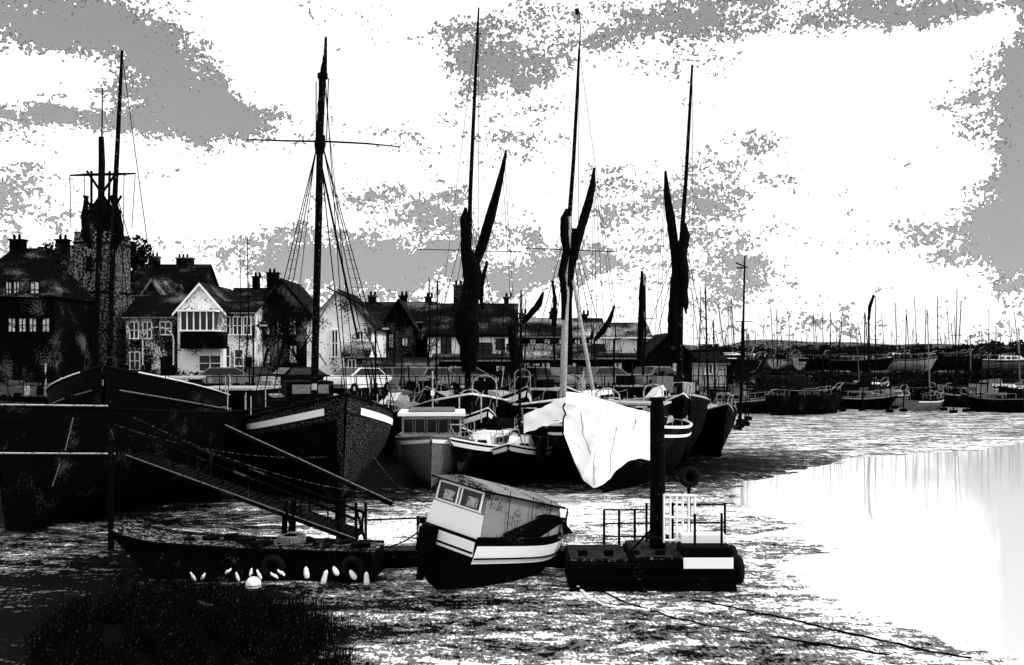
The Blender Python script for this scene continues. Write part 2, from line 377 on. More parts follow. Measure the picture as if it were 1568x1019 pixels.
# ---------------------------------------------------------------- foliage
def leafmass(name,blobs,n,size,mat):
    V=[];Fc=[]
    tot=sum(b[3]*b[5] for b in blobs)
    for b in blobs:
        k=int(n*b[3]*b[5]/tot)
        for _ in range(k):
            v=Vector((random.gauss(0,1),random.gauss(0,1),random.gauss(0,1))).normalized()*random.random()**.4
            c=Vector((b[0]+v.x*b[3],b[1]+v.y*b[4],b[2]+v.z*b[5]))
            a=Vector((random.uniform(-1,1),random.uniform(-1,1),random.uniform(-1,1))).normalized()
            t=a.orthogonal().normalized(); u=a.cross(t); sz=size*random.uniform(.4,1.2)
            o=len(V); V+=[c-t*sz,c+u*sz*.8,c+t*sz,c-u*sz*.6]; Fc.append((o,o+1,o+2,o+3))
    me=bpy.data.meshes.new(name); me.from_pydata([tuple(v) for v in V],[],Fc); me.materials.append(mat)
    o=bpy.data.objects.new(name,me); sc.collection.objects.link(o)
bl=[]
for i in range(90):
    u=1060+i*8; d=230+random.uniform(-15,15); top=random.uniform(524,540)-(5 if 1500<u else 0)
    c=sv(u,top,d); r=max(1.5,(c.z-QZ)/2); bl.append((c.x,d,QZ+r*.9,random.uniform(2,4),3,r))
leafmass('distant_treeline',bl,16000,.75,FOLD)
bl=[(sv(u,0,105).x,105,sv(0,v,105).z,1.5,1.5,1.6) for u,v in((196,388),(206,384),(215,396),(190,400),(80,395),(70,400))]
bl+=[(sv(u,0,105).x,105,6+random.random()*3,1.4,1.4,2) for u in(320,335,350)]
leafmass('church_tree_crowns',bl,2500,.28,FOL)
bl=[(x,60+random.uniform(0,3),QZ+.5,1.2,.7,.7) for x in(-22,-20,-18,-16,-13,-9,-6,-3,0,2,6,9)]
leafmass('quay_shrubs',bl,5000,.13,FOL)
bl=[(random.uniform(16,75),random.uniform(104,122),random.uniform(1.6,3.0),random.uniform(1,3),1.2,random.uniform(.4,.9)) for _ in range(60)]
leafmass('saltmarsh_scrub',bl,9000,.22,FOL)
def hillmesh():
    n=120; V=[];Fc=[]
    for i in range(n):
        x=-700+i*20; h=18+6*math.sin(i*.07)+3*mnoise.noise(Vector((i*.35,0,0)))+(2 if x>200 else -3)
        V+=[(x,900,0),(x,900,h*.55),(x,960,h)]
        if i<n-1: o=3*i; Fc+=[(o,o+3,o+4,o+1),(o+1,o+4,o+5,o+2)]
    me=bpy.data.meshes.new('distant_hills'); me.from_pydata(V,[],Fc); me.materials.append(speck('hill_grass',.02,.14,scale=.2,thr=.5,spec=0))
    o=bpy.data.objects.new('distant_hills',me); sc.collection.objects.link(o)
hillmesh()
def bare_tree(u,d,vtop,base=QZ,seed=1,r0=.14):
    random.seed(seed); c=sv(u,580,d); T=Thing('bare_tree',(c.x,d,base)); H=sv(u,vtop,d).z-base
    def br(p,dr,ln,r,lv):
        q=p+dr*ln; mid=p.lerp(q,.5)+Vector((random.uniform(-1,1),random.uniform(-1,1),0))*ln*.06
        T.tube('branches' if lv else 'trunk',RIG,[p,mid,q],[r,r*.82,r*.65],n=5 if lv<3 else 3)
        if lv>=6: return
        for k in range(3 if lv<5 else 2):
            nd=(dr+Vector((random.uniform(-.75,.75),random.uniform(-.75,.75),random.uniform(-.1,.5)))).normalized()
            br(q,nd,ln*random.uniform(.62,.82),max(r*.58,.018),lv+1)
    br(Vector((0,0,0)),Vector((0,0,1)),H*.27,r0,0); T.done()
bare_tree(428,72,440,seed=3); bare_tree(456,76,455,seed=5); bare_tree(312,100,385,seed=9); bare_tree(405,74,465,seed=12,r0=.11)

# ---------------------------------------------------------------- vessels
def wp(T,part,mat,pts,d,n=8,wob=0):
    P=[];R=[]
    for i,(u,v,r) in enumerate(pts):
        P.append(sv(u,v,d)); R.append(r*d/F)
    T.tube(part,mat,P,R,n=n,wob=wob,world=True)
def dens(pts,k=5):
    out=[]
    for a,b in zip(pts[:-1],pts[1:]):
        for i in range(k):
            t=i/k; out.append(tuple(a[j]*(1-t)+b[j]*t for j in range(3)))
    out.append(pts[-1]); return out
def sp(T,a,b,d0,d1=None,r=.016,mat=RIG,sag=0,part='rigging'):
    T.line(part,mat,sv(a[0],a[1],d0),sv(b[0],b[1],d1 or d0),r,world=True,sag=sag)
def head(dx,dy): return math.atan2(dy,dx)

def barge(name,su,sd,L,B,yaw,hb,hm,hs,**kw):
    dirv=Vector((math.cos(yaw),math.sin(yaw),0)); stem=sv(su,0,sd); stem.z=0
    c=stem-dirv*L/2; T=Thing(name,c,(0,0,yaw))
    P=hull(T,L,B,hb,hm,hs,**kw)
    T.box('hatch',BLACK,(L*.05,0,hm-.2),(L*.25,B*.5,.5)); T.box('hatch_cover',GREY,(L*.05,0,hm+.08),(L*.26,B*.54,.06))
    T.tube('windlass',BLACK,[(L*.4,-B*.2,hb-.25),(L*.4,B*.2,hb-.25)],.16)
    for sy in(-1,1): T.box('windlass_bitt',SPAR,(L*.4,sy*B*.16,hb-.3),(.2,.18,.9))
    for k in range(7):
        t=.12+k*.09
        for sy in(-1,1):
            p=P(t,1,sy); T.line('stanchion',GREYL if k%2 else RIG,(p.x,p.y*.97,p.z),(p.x,p.y*.97,p.z+.75),.02)
    T.box('cabin',BLACK,(-L*.32,0,hm+.15),(L*.16,B*.45,.9)); T.box('cabin_roof',GREYL,(-L*.32,0,hm+.64),(L*.18,B*.5,.08))
    return T,P
T,P=barge('thames_sailing_barge',158,30,22,6.2,head(.22,-.97),4.65,3.35,3.6,q=.4,bowp=3.2,cap=BLACK,capr=.05,mat=PLANK,rake=.5)
for sy in(-1,1):
    T.tube('rubbing_wale',GREY,[P(.3+.68*i/30,.86,sy,.05) for i in range(31)],.022,n=4)
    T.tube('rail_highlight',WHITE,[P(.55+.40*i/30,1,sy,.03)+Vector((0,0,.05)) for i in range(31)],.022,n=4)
d=37
wp(T,'mainmast',SPAR,[(187,78,2.2),(182,180,3.2),(176,300,4),(170,470,4),(166,610,5)],d)
wp(T,'mast_head',BLACK,[(155,210,4),(156,250,5),(155,300,5),(150,420,4),(146,600,4)],d)
wp(T,'pole',RIG,[(157,135,.9),(156,212,1.3)],d,n=5)
wp(T,'yard',BLACK,[(107,269,1.2),(130,268,2.2),(180,267,2.2),(208,266,1.2)],d)
wp(T,'furled_staysail',SAIL,dens([(133,300,3),(129,330,5),(133,360,7),(138,380,3)]),d,wob=.12)
wp(T,'furled_topsail',SAIL,dens([(170,300,3),(180,325,5),(183,355,7),(176,385,3)]),d,wob=.12)
for x in(107,130,190,207): sp(T,(x,268),(x+random.uniform(-6,6),350 if x<110 or x>200 else 470),d,r=.014)
for x in(60,90,120,210,235,265): sp(T,(176,290),(x,600),d,r=.016)
for a,b in(((133,262),(178,330)),((180,262),(133,330)),((128,300),(158,345)),((186,300),(158,345)),((140,262),(140,330)),((168,262),(166,330))): sp(T,a,b,d,r=.045)
sp(T,(187,85),(262,640),d,30,r=.014); sp(T,(176,300),(150,565),d,30.5,r=.02)
T.done(smooth=('hull',))
T,P=barge('thames_sailing_barge',-10,27,20,6.0,head(-.12,-.99),3.75,3.0,3.2,q=.4,bowp=3.2,cap=BLACK,mat=BLACK,rake=.5)
T.done(smooth=('hull',))
T=Thing('mooring_boom',sv(-20,700,24)); 
T.line('boom_rail',GREYL,sv(-60,619,25),sv(168,622,27),.022,world=True); T.line('boom_rail',GREYL,sv(-60,694,25),sv(176,695,27),.022,world=True)
for x in(-20,170): T.line('boom_post',BLACK,sv(x,616,26),sv(x,860,26),.08,world=True)
for a,b in(((112,640),(100,690)),((92,710),(80,745))): T.line('boom_brace',GREY,sv(*a,26),sv(*b,26),.012,world=True)
T.done()
# smack
yaw=head(.322,-.947)
T,P=barge('sailing_smack',530,32,12.5,5.2,yaw,3.75,2.75,2.9,q=.62,bowp=2.6,cap=BLACK,mat=HULLG,strake=CLEANW,rake=.7,s0=.86,s1=.925,capr=.06,tf=.5,tr=.95)
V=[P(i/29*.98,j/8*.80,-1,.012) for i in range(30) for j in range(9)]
T.mesh('shaded_side',BLACK,V,[(i*9+j,i*9+j+1,(i+1)*9+j+1,(i+1)*9+j) for i in range(29) for j in range(8)])  # black skin paints the shade of the side away from the sun
d=37
wp(T,'mainmast',SPAR,[(499,57,2),(498,90,3),(497,112,4),(494,120,5),(490,215,5),(488,330,5.5),(484,480,5.5),(481,612,6)],d)
wp(T,'mast_cap',BLACK,[(494,113,8),(494,121,8)],d); wp(T,'mast_bands',BLACK,[(491,207,7),(490,222,9),(489,236,6)],d)
wp(T,'yard',SPAR,[(378,214,1),(440,216,1.4),(500,217,1.6),(560,220,1.4),(612,225,.9)],d,n=5)
wp(T,'furled_topsail',SAIL,dens([(498,85,3),(496,100,4),(492,125,4),(489,170,3),(489,205,6)]),d,wob=.15)
for x,y in((392,600),(404,604),(418,606)): sp(T,(486,222),(x,y),d,37,r=.018)
for x,y in((572,608),(590,612),(603,618)): sp(T,(494,222),(x,y),d,37.5,r=.018)
sp(T,(496,120),(440,600),d,r=.013); sp(T,(496,120),(545,600),d,r=.013); sp(T,(498,115),(532,612),d,32.2,r=.016)
sp(T,(487,230),(548,520),d,r=.04); sp(T,(489,222),(530,612),d,32.5,r=.02); sp(T,(484,125),(484,215),d,r=.02); sp(T,(503,120),(500,215),d,r=.02)
sp(T,(430,450),(500,560),d,r=.02); sp(T,(500,440),(560,470),d,r=.03); sp(T,(500,470),(430,590),d,r=.02)
for y in range(300,600,14):
    t=(y-222)/(604-222); sp(T,(486+(392-486)*t,y),(486+(418-486)*t,y),d,r=.008); sp(T,(494+(572-494)*t,y),(494+(603-494)*t,y),d,r=.008)
wp(T,'anchor_stock',GREYL,[(481,612,4),(481,588,4)],33); T.box('wheelhouse',BLACK,(-3,0,3.4),(2,1.8,1.2)); T.box('wheelhouse_window',GREY,(-1.98,0,3.7),(.04,1.4,.35))
for x,y,z,s1 in((1,1,3.0,.5),(1.8,-.9,3.1,.4),(3,.4,3.3,.5),(.2,-1.4,3,.6),(-.8,1.5,3,.6),(2.6,-1,3.2,.35)):
    T.box('deck_gear',BLACK,(x,y,z),(s1,s1*.8,s1*1.3),rz=x)
T.torus('tyre_fender',RUB,(3.6,2.2,1.7),.3,.11,'y'); T.torus('tyre_fender',RUB,(0,-2.62,1.6),.3,.11,'y')
T.done(smooth=('hull',))

T,P=barge('thames_sailing_barge',722,45,16,4.2,head(.05,-1),3.3,2.6,2.8,q=.4,bowp=3,cap=WHITE,mat=BLACK); d=50
wp(T,'mainmast',SPAR,[(733,12,1.2),(731,60,2.2),(727,140,2.6),(720,300,3.2),(717,460,4.5),(716,610,5)],d)
wp(T,'furled_topsail',SAIL,dens([(713,318,2),(711,335,7),(713,360,8),(713,395,7),(716,430,6)]),d,wob=.1,n=10)
wp(T,'sprit',SAIL,dens([(775,230,1.5),(770,258,4),(761,295,6),(750,335,8),(739,375,8),(727,405,7),(718,440,5)]),d,wob=.07,n=10)
wp(T,'brailed_mainsail',SAIL,dens([(716,380,5),(722,400,10),(726,420,13),(720,450,14),(713,480,17),(714,500,20),(718,530,15),(718,570,11)]),d-.3,wob=.08,n=12)
wp(T,'mainsail_head',SAIL,dens([(746,400,2),(738,430,4),(736,455,4),(740,475,2)]),d,wob=.2)
sp(T,(640,382),(800,386),d,r=.02)
for x,y in((655,560),(672,600),(690,600),(745,600),(765,600),(785,590)): sp(T,(719,320),(x,y),d,r=.016)
for x in(772,768): sp(T,(x,235),(x+20,560),d,r=.012)
sp(T,(733,15),(733,600),d,45.5,r=.012); sp(T,(733,15),(660,600),d,r=.011); sp(T,(726,52),(738,52),d,r=.03)
T.done(smooth=('hull',))
T,P=barge('thames_sailing_barge',872,42.5,15,4.0,head(.05,-1),3.2,2.6,2.8,q=.4,bowp=3,cap=WHITE,mat=BLACK); d=47
wp(T,'topmast',SPAR,[(887,75,1.8),(883,160,2.6),(878,250,3),(872,332,3.6)],d)
wp(T,'mainmast',GREYL,[(872,332,4),(868,420,4.5),(865,500,5),(862,612,5.5)],d)
wp(T,'flag_pole',RIG,[(887,75,1.2),(889,45,.8),(886,12,.6)],d,n=5)
wp(T,'furled_topsail',SAIL,dens([(868,320,2),(864,335,6),(864,360,7),(868,385,6),(860,420,5),(864,450,5),(862,490,3)]),d-.2,wob=.1,n=10)
wp(T,'sprit',SAIL,dens([(910,257,1.8),(907,285,5),(900,315,7),(891,345,7),(883,375,7),(874,400,5),(866,450,4)]),d,wob=.07,n=10)
wp(T,'brailed_mainsail',SAIL,dens([(880,350,3),(879,380,9),(874,410,6),(872,460,4),(872,560,5)]),d+.3,wob=.12)
wp(T,'boom',GREYL,[(878,430,2.5),(892,510,3),(908,598,3)],d-.5)
sp(T,(805,380),(942,386),d,r=.022)
for x in(800,818,838,905,925,945): sp(T,(872,335),(x,600),d,r=.016)
for x in(905,915,930,950): sp(T,(909,262),(x,560),d,r=.011)
sp(T,(887,78),(884,600),d,43,r=.012); sp(T,(887,78),(960,600),d,r=.011); sp(T,(882,14),(885,22),d,r=.09)
T.done(smooth=('hull',))
T,P=barge('thames_sailing_barge',1058,44,16,4.4,head(.08,-1),3.3,2.7,2.8,q=.4,bowp=3,cap=GREYL,mat=BLACK); d=50
wp(T,'mainmast',SPAR,[(1060,100,1.8),(1055,190,2.6),(1050,280,3),(1045,345,3.8),(1042,480,4.5),(1040,610,5)],d)
wp(T,'furled_topsail',SAIL,dens([(1047,342,4),(1048,362,8),(1044,395,8),(1049,430,6),(1046,470,3)]),d-.2,wob=.1,n=10)
wp(T,'sprit',SAIL,dens([(1019,262,1.8),(1021,295,5),(1027,335,7),(1032,375,7),(1037,410,8),(1034,450,9),(1031,490,9),(1030,530,7)]),d,wob=.07,n=10)
wp(T,'mizzen_sail',SAIL,dens([(1045,380,3),(1046,420,5),(1050,465,5),(1050,480,1)]),d,wob=.12)
for x in(960,985,1012,1080,1095): sp(T,(1046,350),(x,600),d,r=.016)
for x in(1010,1000): sp(T,(1019,268),(x,560),d,r=.012)
sp(T,(1060,105),(1062,600),d,45,r=.012)
T.done(smooth=('hull',))

def yacht(name,u,v,L,B,yaw,h=1.2,mat=BLACK,strake=WHITE,cab=WHITE,mastv=None,mastu=None,wins=True,d=None,heel=0,sails=False,z=0,cov=None):
    d=d or gd(v); p=sv(u,v,d); T=Thing(name,(p.x,d,z),(heel,0,yaw))
    P=hull(T,L,B,h*1.35,h,h*1.05,q=.6,bowp=2.1,mat=mat,strake=strake,cap=cab,capr=.035,deckdrop=.12,s0=.86,s1=.95)
    V=[(-L*.25,-B*.28,h-.1),(L*.2,-B*.22,h-.1),(L*.2,B*.22,h-.1),(-L*.25,B*.28,h-.1),(-L*.23,-B*.22,h+.6),(L*.08,-B*.17,h+.55),(L*.08,B*.17,h+.55),(-L*.23,B*.22,h+.6)]
    T.mesh('coachroof',cab,V,[(0,1,5,4),(1,2,6,5),(2,3,7,6),(3,0,4,7),(4,5,6,7)])
    if wins:
        for sy in(-1,1):
            for k in range(3):
                x=-L*.2+k*L*.1; T.box('cabin_window',GLASS,(x,sy*B*.262,h+.27),(L*.07,.05,.22),rot=(sy*.1,0,0))
        for yy in(-.12,.12): T.box('front_window',GLASS,(L*.15,yy*B,h+.2),(.12,B*.16,.2),rot=(0,.3,0))
    for sy in(-1,1):
        for k in range(5):
            q_=P(.1+k*.19,1,sy); T.line('stanchion',GREYL,(q_.x,q_.y*.96,q_.z),(q_.x,q_.y*.96,q_.z+.5),.014)
        for k in range(4):
            a=P(.1+k*.19,1,sy);b=P(.29+k*.19,1,sy); T.line('guard_wire',GREYL,(a.x,a.y*.96,a.z+.5),(b.x,b.y*.96,b.z+.5),.01)
    q_=P(.97,1,1); T.tube('pulpit',GREYL,[(q_.x-.9,-.35,q_.z),(q_.x-.3,-.3,q_.z+.55),(q_.x+.1,0,q_.z+.58),(q_.x-.3,.3,q_.z+.55),(q_.x-.9,.35,q_.z)],.025,n=5)
    if cov: 
        T.mesh('cockpit_cover',cov,[(-L*.48,-B*.3,h),(-L*.1,-B*.33,h),(-L*.1,B*.33,h),(-L*.48,B*.3,h),(-L*.45,0,h+.9),(-L*.1,0,h+1.15)],[(0,1,5,4),(2,3,4,5),(0,4,3),(1,2,5)])
    if mastv:
        mt_=sv(mastu or u,mastv,d); 
        tl=T.I@Vector((mt_.x,d,mt_.z))
        T.tube('mast',SPAR if mat==BLACK else GREY,[(L*.08,0,h),tl],[.07,.035],n=6)
        T.line('forestay',RIG,tl,(L*.49,0,h*1.35),.01); T.line('backstay',RIG,tl,(-L*.49,0,h),.01)
        for sy in(-1,1): T.line('shroud',RIG,tl,(L*.05,sy*B*.48,h),.01)
        m2=Vector((L*.08,0,h)).lerp(tl,.55); T.line('spreader',RIG,m2-Vector((0,.5,0)),m2+Vector((0,.5,0)),.02)
        T.tube('boom_with_sail',SAIL if sails else GREY,[(L*.06,0,h+1.0),(-L*.15,0,h+1.0),(-L*.4,0,h+.95)],[.1,.14,.07],n=6)
    if z>1:
        for x in(-L*.25,L*.15):
            for sy in(-.3,.3): T.line('cradle_leg',RIG,(x,sy*B,h*.4),(x,sy*B*1.5,-1.2),.05)
    T.done(smooth=('hull',)); return T
d=39; p=sv(655,0,d); T=Thing('wheelhouse_launch',(p.x,d+2.4,0),(0,0,head(.06,-1)))
P=hull(T,7,2.9,2.0,1.7,1.7,q=.5,bowp=3.4,mat=GREY,strake=WHITE,cap=GREY,deckdrop=.1,rake=.4,s0=.88,s1=.95)
T.box('wheelhouse',GREYL,(.6,0,2.15),(2.6,2.3,1.0)); T.box('wheelhouse_roof',WHITE,(.6,0,2.74),(3.0,2.6,.12)); T.box('roof_rail',GREY,(.6,0,2.86),(2.2,1.8,.08))
for i in range(5): T.box('window',GLASS,(1.92,-.9+i*.45,2.3),(.04,.33,.5))
for i in range(4): T.box('window_post',BLACK,(1.93,-.675+i*.45,2.3),(.05,.05,.5))
for sy in(-1,1):
    for i in range(4): T.box('side_window',GLASS,(-.4+i*.62,sy*1.16,2.3),(.45,.04,.5))
T.line('mast',GREYL,(.2,0,2.9),(.2,0,4.4),.03); T.box('lamp',WHITE,(.2,0,3.5),(.14,.14,.2))
T.torus('tyre_fender',RUB,(2.4,1.15,1.2),.27,.1,'y'); T.done(smooth=('hull',))
# tarp covered boat
stem=sv(915,0,35.6); yaw=head(-.28,-.96); dv=Vector((math.cos(yaw),math.sin(yaw),0)); c=Vector((stem.x,35.6,0))-dv*4
T=Thing('tarpaulin_covered_boat',c,(0,0,yaw))
P=hull(T,8,5.4,2.6,2.3,2.3,q=.75,bowp=2.6,mat=BLACK,strake=WHITE,cap=WHITE,deckdrop=.1,s0=.86,s1=.9)
T.box('stern_cabin',BLACK,(-2.2,0,2.6),(2.2,3,.9)); T.box('cabin_roof',GREYL,(-2.2,0,3.09),(2.4,3.2,.08))
for k in range(4): T.box('cabin_window',GREYL,(-1.08,-1.1+k*.7,2.75),(.04,.45,.4))
T.box('port_awning',WHITE,(.5,-2.75,2.45),(3.0,.9,.06),rot=(.35,.1,0)); T.torus('tyre_fender',RUB,(1.4,-2.7,1.4),.35,.13,'y')
T.done(smooth=('hull',))
def tarp():
    def interp(tab,a):
        for (a0,v0),(a1,v1) in zip(tab[:-1],tab[1:]):
            if a<=a1: t=(a-a0)/(a1-a0); return v0+(v1-v0)*t
        return tab[-1][1]
    topv=[(0,618),(.25,622),(.5,628),(.7,636),(.85,640),(1,646)]
    botv=[(0,664),(.10,700),(.22,738),(.34,751),(.48,741),(.60,722),(.72,708),(.85,704),(1,708)]
    na,nb=60,40; V=[];Fc=[]
    for j in range(nb+1):
        b=j/nb
        for i in range(na+1):
            a=i/na; tu=866+(1000-866)*a; bu=862+(1001-862)*a
            u=tu+(bu-tu)*b; v=interp(topv,a)+(interp(botv,a)-interp(topv,a))*b
            bow=math.exp(-((a-.36)/.25)**2)
            d=35.2-1.1*bow*(.5+.5*b)-.7*b
            fold=abs(mnoise.noise(Vector((a*7+b*1.5,b*1.1,1))))
            fold2=abs(mnoise.noise(Vector((a*2+b*3,a*5-b*4,7))))
            p=sv(u,v,d); p.y+=.45*fold+.3*fold2; p.x+=.1*mnoise.noise(Vector((a*4,b*4,2))); V.append(p)
    for j in range(nb):
        for i in range(na): o=j*(na+1)+i; Fc.append((o,o+1,o+na+2,o+na+1))
    o0=len(V); nb2=14
    backv=[(0,600),(.25,604),(.45,614),(.6,620),(.8,628),(1,636)]
    for j in range(nb2+1):
        b=j/nb2
        for i in range(na+1):
            A=V[i]; a=i/na; Bp=sv(868+(995-868)*a,interp(backv,a),38.6)
            p=A.lerp(Bp,b); p.z+=.12*math.sin(math.pi*b)+.10*mnoise.noise(Vector((a*6,b*3,4)))*math.sin(math.pi*b); V.append(p)
    for j in range(nb2):
        for i in range(na): o=o0+j*(na+1)+i; Fc.append((o,o+na+1,o+na+2,o+1))
    # port-side wing of the sheet, thrown over the rail towards the neighbouring boat
    o1=len(V)
    for j in range(9):
        b=j/8
        for i in range(15):
            a=i/14; v=606+ (1-a)*30 + b*(34-6*(1-a)); u=868-66*(1-a)
            p=sv(u,v,36.2+1.2*(1-a)-.5*b); p.y+=.2*mnoise.noise(Vector((a*5,b*4,9))); p.z+=.08*mnoise.noise(Vector((a*6,b*2,5))); V.append(p)
    for j in range(8):
        for i in range(14): o=o1+j*15+i; Fc.append((o,o+1,o+16,o+15))
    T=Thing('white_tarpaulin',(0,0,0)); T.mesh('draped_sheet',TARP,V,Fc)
    for aa,k1,n0,n1_ in((.15,.35,4,26),(.62,-.2,10,38),(.3,.1,22,39),(.8,-.1,2,14)):
        i=int(aa*na); T.tube('crease_shade_line',GREY,[V[j*(na+1)+min(na,max(0,i+int(j*k1)))]+Vector((0,-.03,0)) for j in range(n0,n1_,2)],.012,n=4)  # thin grey tubes drawn on the sheet as the shade of its wrinkles
    T.tube('hem_rope',BLACK,[V[nb*(na+1)+i]+Vector((0,-.02,0)) for i in range(0,na+1,2)],.03,n=4)
    T.tube('hem_rope',BLACK,[V[j*(na+1)]+Vector((-.01,-.02,0)) for j in range(0,nb+1,2)],.03,n=4)
    T.done(smooth=('draped_sheet',))
tarp()

# near motor boat
p=sv(765,0,22.6); yaw=math.radians(50)
T=Thing('motor_cruiser',(p.x,22.9,.0),(math.radians(8),math.radians(7),yaw))
P=hull(T,4.0,1.9,1.35,1.15,1.15,q=.5,bowp=2.3,stern=.9,rake=.5,mat=BLACK,strake=CLEANW,cap=BLACK,capr=.035,s0=.60,s1=.90,deckdrop=.05,deckmat=CANV)
for sy in(-1,1): T.tube('rubbing_strake',BLACK,[P(t/20,.69,sy,.05) for t in range(21)],.02,n=5)
T.box('transom_panel',CLEANW,(-2.02,0,.93),(.04,1.6,.3)); T.box('transom_stripe',BLACK,(-2.05,0,.86),(.03,1.62,.04))
h=1.12; ht=1.02
V=[(-1.85,-.8,h),(1.0,-.80,h),(1.0,.80,h),(-1.85,.8,h),(-1.75,-.68,h+ht),(.8,-.66,h+ht-.32),(.8,.66,h+ht-.32),(-1.75,.68,h+ht)]
T.mesh('canopy_sides',CANV,V,[(0,1,5,4),(1,2,6,5),(2,3,7,6)])
T.mesh('aft_bulkhead',CLEANW,[(-1.86,-.8,h),(-1.86,.8,h),(-1.81,.74,h+.5),(-1.81,-.74,h+.5)],[(0,1,2,3)])
T.mesh('aft_bulkhead_top',CANV,[(-1.81,-.74,h+.5),(-1.81,.74,h+.5),(-1.76,.68,h+ht),(-1.76,-.68,h+ht)],[(0,1,2,3)])
for yy in(.34,-.34):
    T.box('aft_window',GLASS,(-1.81,yy,h+.74),(.04,.54,.34),rot=(0,.09,0))
    T.box('painted_window_reflection',GREYL,(-1.835,yy-.05,h+.70),(.02,.3,.2),rot=(0,.09,.0))  # pale panel standing in for a reflection on the glass
    for o_ in(-.29,.29): T.box('window_trim',CLEANW,(-1.83,yy+o_,h+.74),(.03,.035,.40),rot=(0,.09,0))
T.box('window_trim',CLEANW,(-1.815,0,h+.545),(.03,1.3,.04)); T.box('window_trim',CLEANW,(-1.79,0,h+.94),(.03,1.25,.04))
T.mesh('canopy_roof',CANV,[(-1.95,-.78,h+ht),(.9,-.76,h+ht-.33),(.9,.76,h+ht-.33),(-1.95,.78,h+ht),(-1.9,0,h+ht+.18),(.85,0,h+ht-.18)],[(0,1,5,4),(3,4,5,2),(0,4,3),(1,2,5)])
T.tube('roof_edge',BLACK,[(-1.95,-.78,h+ht-.01),(.9,-.76,h+ht-.34),(.9,.76,h+ht-.34),(-1.95,.78,h+ht-.01),(-1.95,-.78,h+ht-.01)],.022,n=5)
for x in(-1.1,-.3,.35): T.line('canopy_seam',BLACK,(x,-.745,h+ht-.12-x*.1),(x+.04,-.82,h+.05),.012)
T.mesh('spray_cover',SAIL,[(-1.2,-.99,h-.02),(1.7,-.55,h+.05),(1.6,.4,h+.1),(.4,.8,h+.05),(-.1,-.95,h+.56),(.7,-.8,h+.50),(1.15,-.1,h+.5),(-1.25,-.85,h+.14)],[(0,1,5,4),(1,2,6),(1,6,5),(2,3,6),(0,4,7),(4,5,6,3)])
for sy in(-1,1):
    pts=[P(t,1,sy)+Vector((0,0,.3)) for t in(.7,.8,.9,.98)]; T.tube('bow_rail',RIG,pts,.018,n=5)
    for t in(.7,.85,.97): q_=P(t,1,sy); T.line('bow_rail_post',RIG,q_,q_+Vector((0,0,.3)),.014)
T.box('outboard_motor',BLACK,(-2.2,.35,.85),(.28,.3,.5)); T.box('outboard_cowl',BLACK,(-2.2,.35,1.12),(.22,.24,.1)); T.box('outboard_leg',BLACK,(-2.2,.35,.35),(.14,.1,.7))
T.line('keel_skeg',BLACK,(-1.6,0,.02),(1.2,0,-.02),.05)
T.done(smooth=('hull',))

# ---------------------------------------------------------------- pontoon & punt
T=Thing('work_punt',(sv(385,0,23.2).x,23.2,0),(0,0,math.radians(-4)))
Lp=6.0
prof=[(-Lp/2,1.12),(-Lp/2+.25,.98),(-2,.82),(0,.72),(2,.68),(Lp/2-.1,.66)]; bot=[(-Lp/2+.1,.95),(-Lp/2+.7,.35),(-2,.02),(0,-.1),(2,-.1),(Lp/2-.1,.0)]
V=[];
for y in(-.7,.7):
    V+=[(x,y,z) for x,z in prof]+[(x,y,z) for x,z in bot]
Fc=[]
for o in(0,12):
    Fc+=[(o+i,o+i+1,o+6+i+1,o+6+i) for i in range(5)]
Fc+=[(6+i,6+i+1,18+i+1,18+i) for i in range(5)]
Fc+=[(0,6,18,12),(5,11,23,17)]
T.mesh('punt_hull',BLACK,V,Fc)
T.mesh('punt_deck',WDECK,V,[(i,i+1,12+i+1,12+i) for i in range(5)])
T.tube('gunwale',BLACK,[(x,-.72,z+.03) for x,z in prof],.04,n=5); T.tube('gunwale',HULLG,[(x,.72,z+.03) for x,z in prof],.035,n=5)
random.seed(4)
for x in(.75,2.5): T.torus('tyre_fender',RUB,(x,-.80,.38),.19,.09,'y',n=16)
for k in range(19):
    x=-1.45+k*.24+random.uniform(-.1,.1)
    if random.random()<.2: continue
    big=1.3 if x>1 else .75
    zt=.46-random.random()*.14-(.0 if x>1 else .06); tl=random.uniform(-.12,.16); ln=random.uniform(.12,.24)*big
    T.tube('rope_fender',CLEANW,[(x,-.90,zt),(x+tl*.2,-.91,zt-.04),(x+tl*.7,-.92,zt-ln*.7),(x+tl,-.92,zt-ln),(x+tl*1.1,-.92,zt-ln-.03)],[.012,.035*big,.048*big,.038*big,.012],n=7)
    T.line('lanyard',RIG,(x,-.9,zt),(x,-.76,.72),.01)
for k in range(10):
    T.box('deck_clutter',BLACK,(-1.5+k*.45,random.uniform(-.3,.4),.78+.05*random.random()),(random.uniform(.15,.5),.3,random.uniform(.06,.2)),rz=random.random())
T.tube('coiled_line',GREY,[(.9+.3*math.cos(a*.7),.1+.3*math.sin(a*.7),.78+a*.004) for a in range(40)],.03,n=5)
T.done()
T=Thing('walkway_pontoon')
a=sv(580,0,24.4);b=sv(1000,0,24.0)
x0,x1=a.x,b.x
T.box('pontoon_float',BLACK,((x0+x1)/2,24.3,.12),(x1-x0,1.1,.42)); T.box('pontoon_deck',DECK,((x0+x1)/2,24.3,.36),(x1-x0,1.2,.05))
T.box('pontoon_kerb',BLACK,((x0+x1)/2,23.72,.42),(x1-x0,.08,.12))
for u in(640,655): 
    q_=sv(u,0,24.0); T.line('rail_post',GREYL if u>650 else RIG,(q_.x,24.0,.3),(q_.x,24.0,1.25),.035)
T.line('rail',RIG,(sv(560,0,24).x,24,1.15),(sv(655,0,24).x,24,1.2),.02)
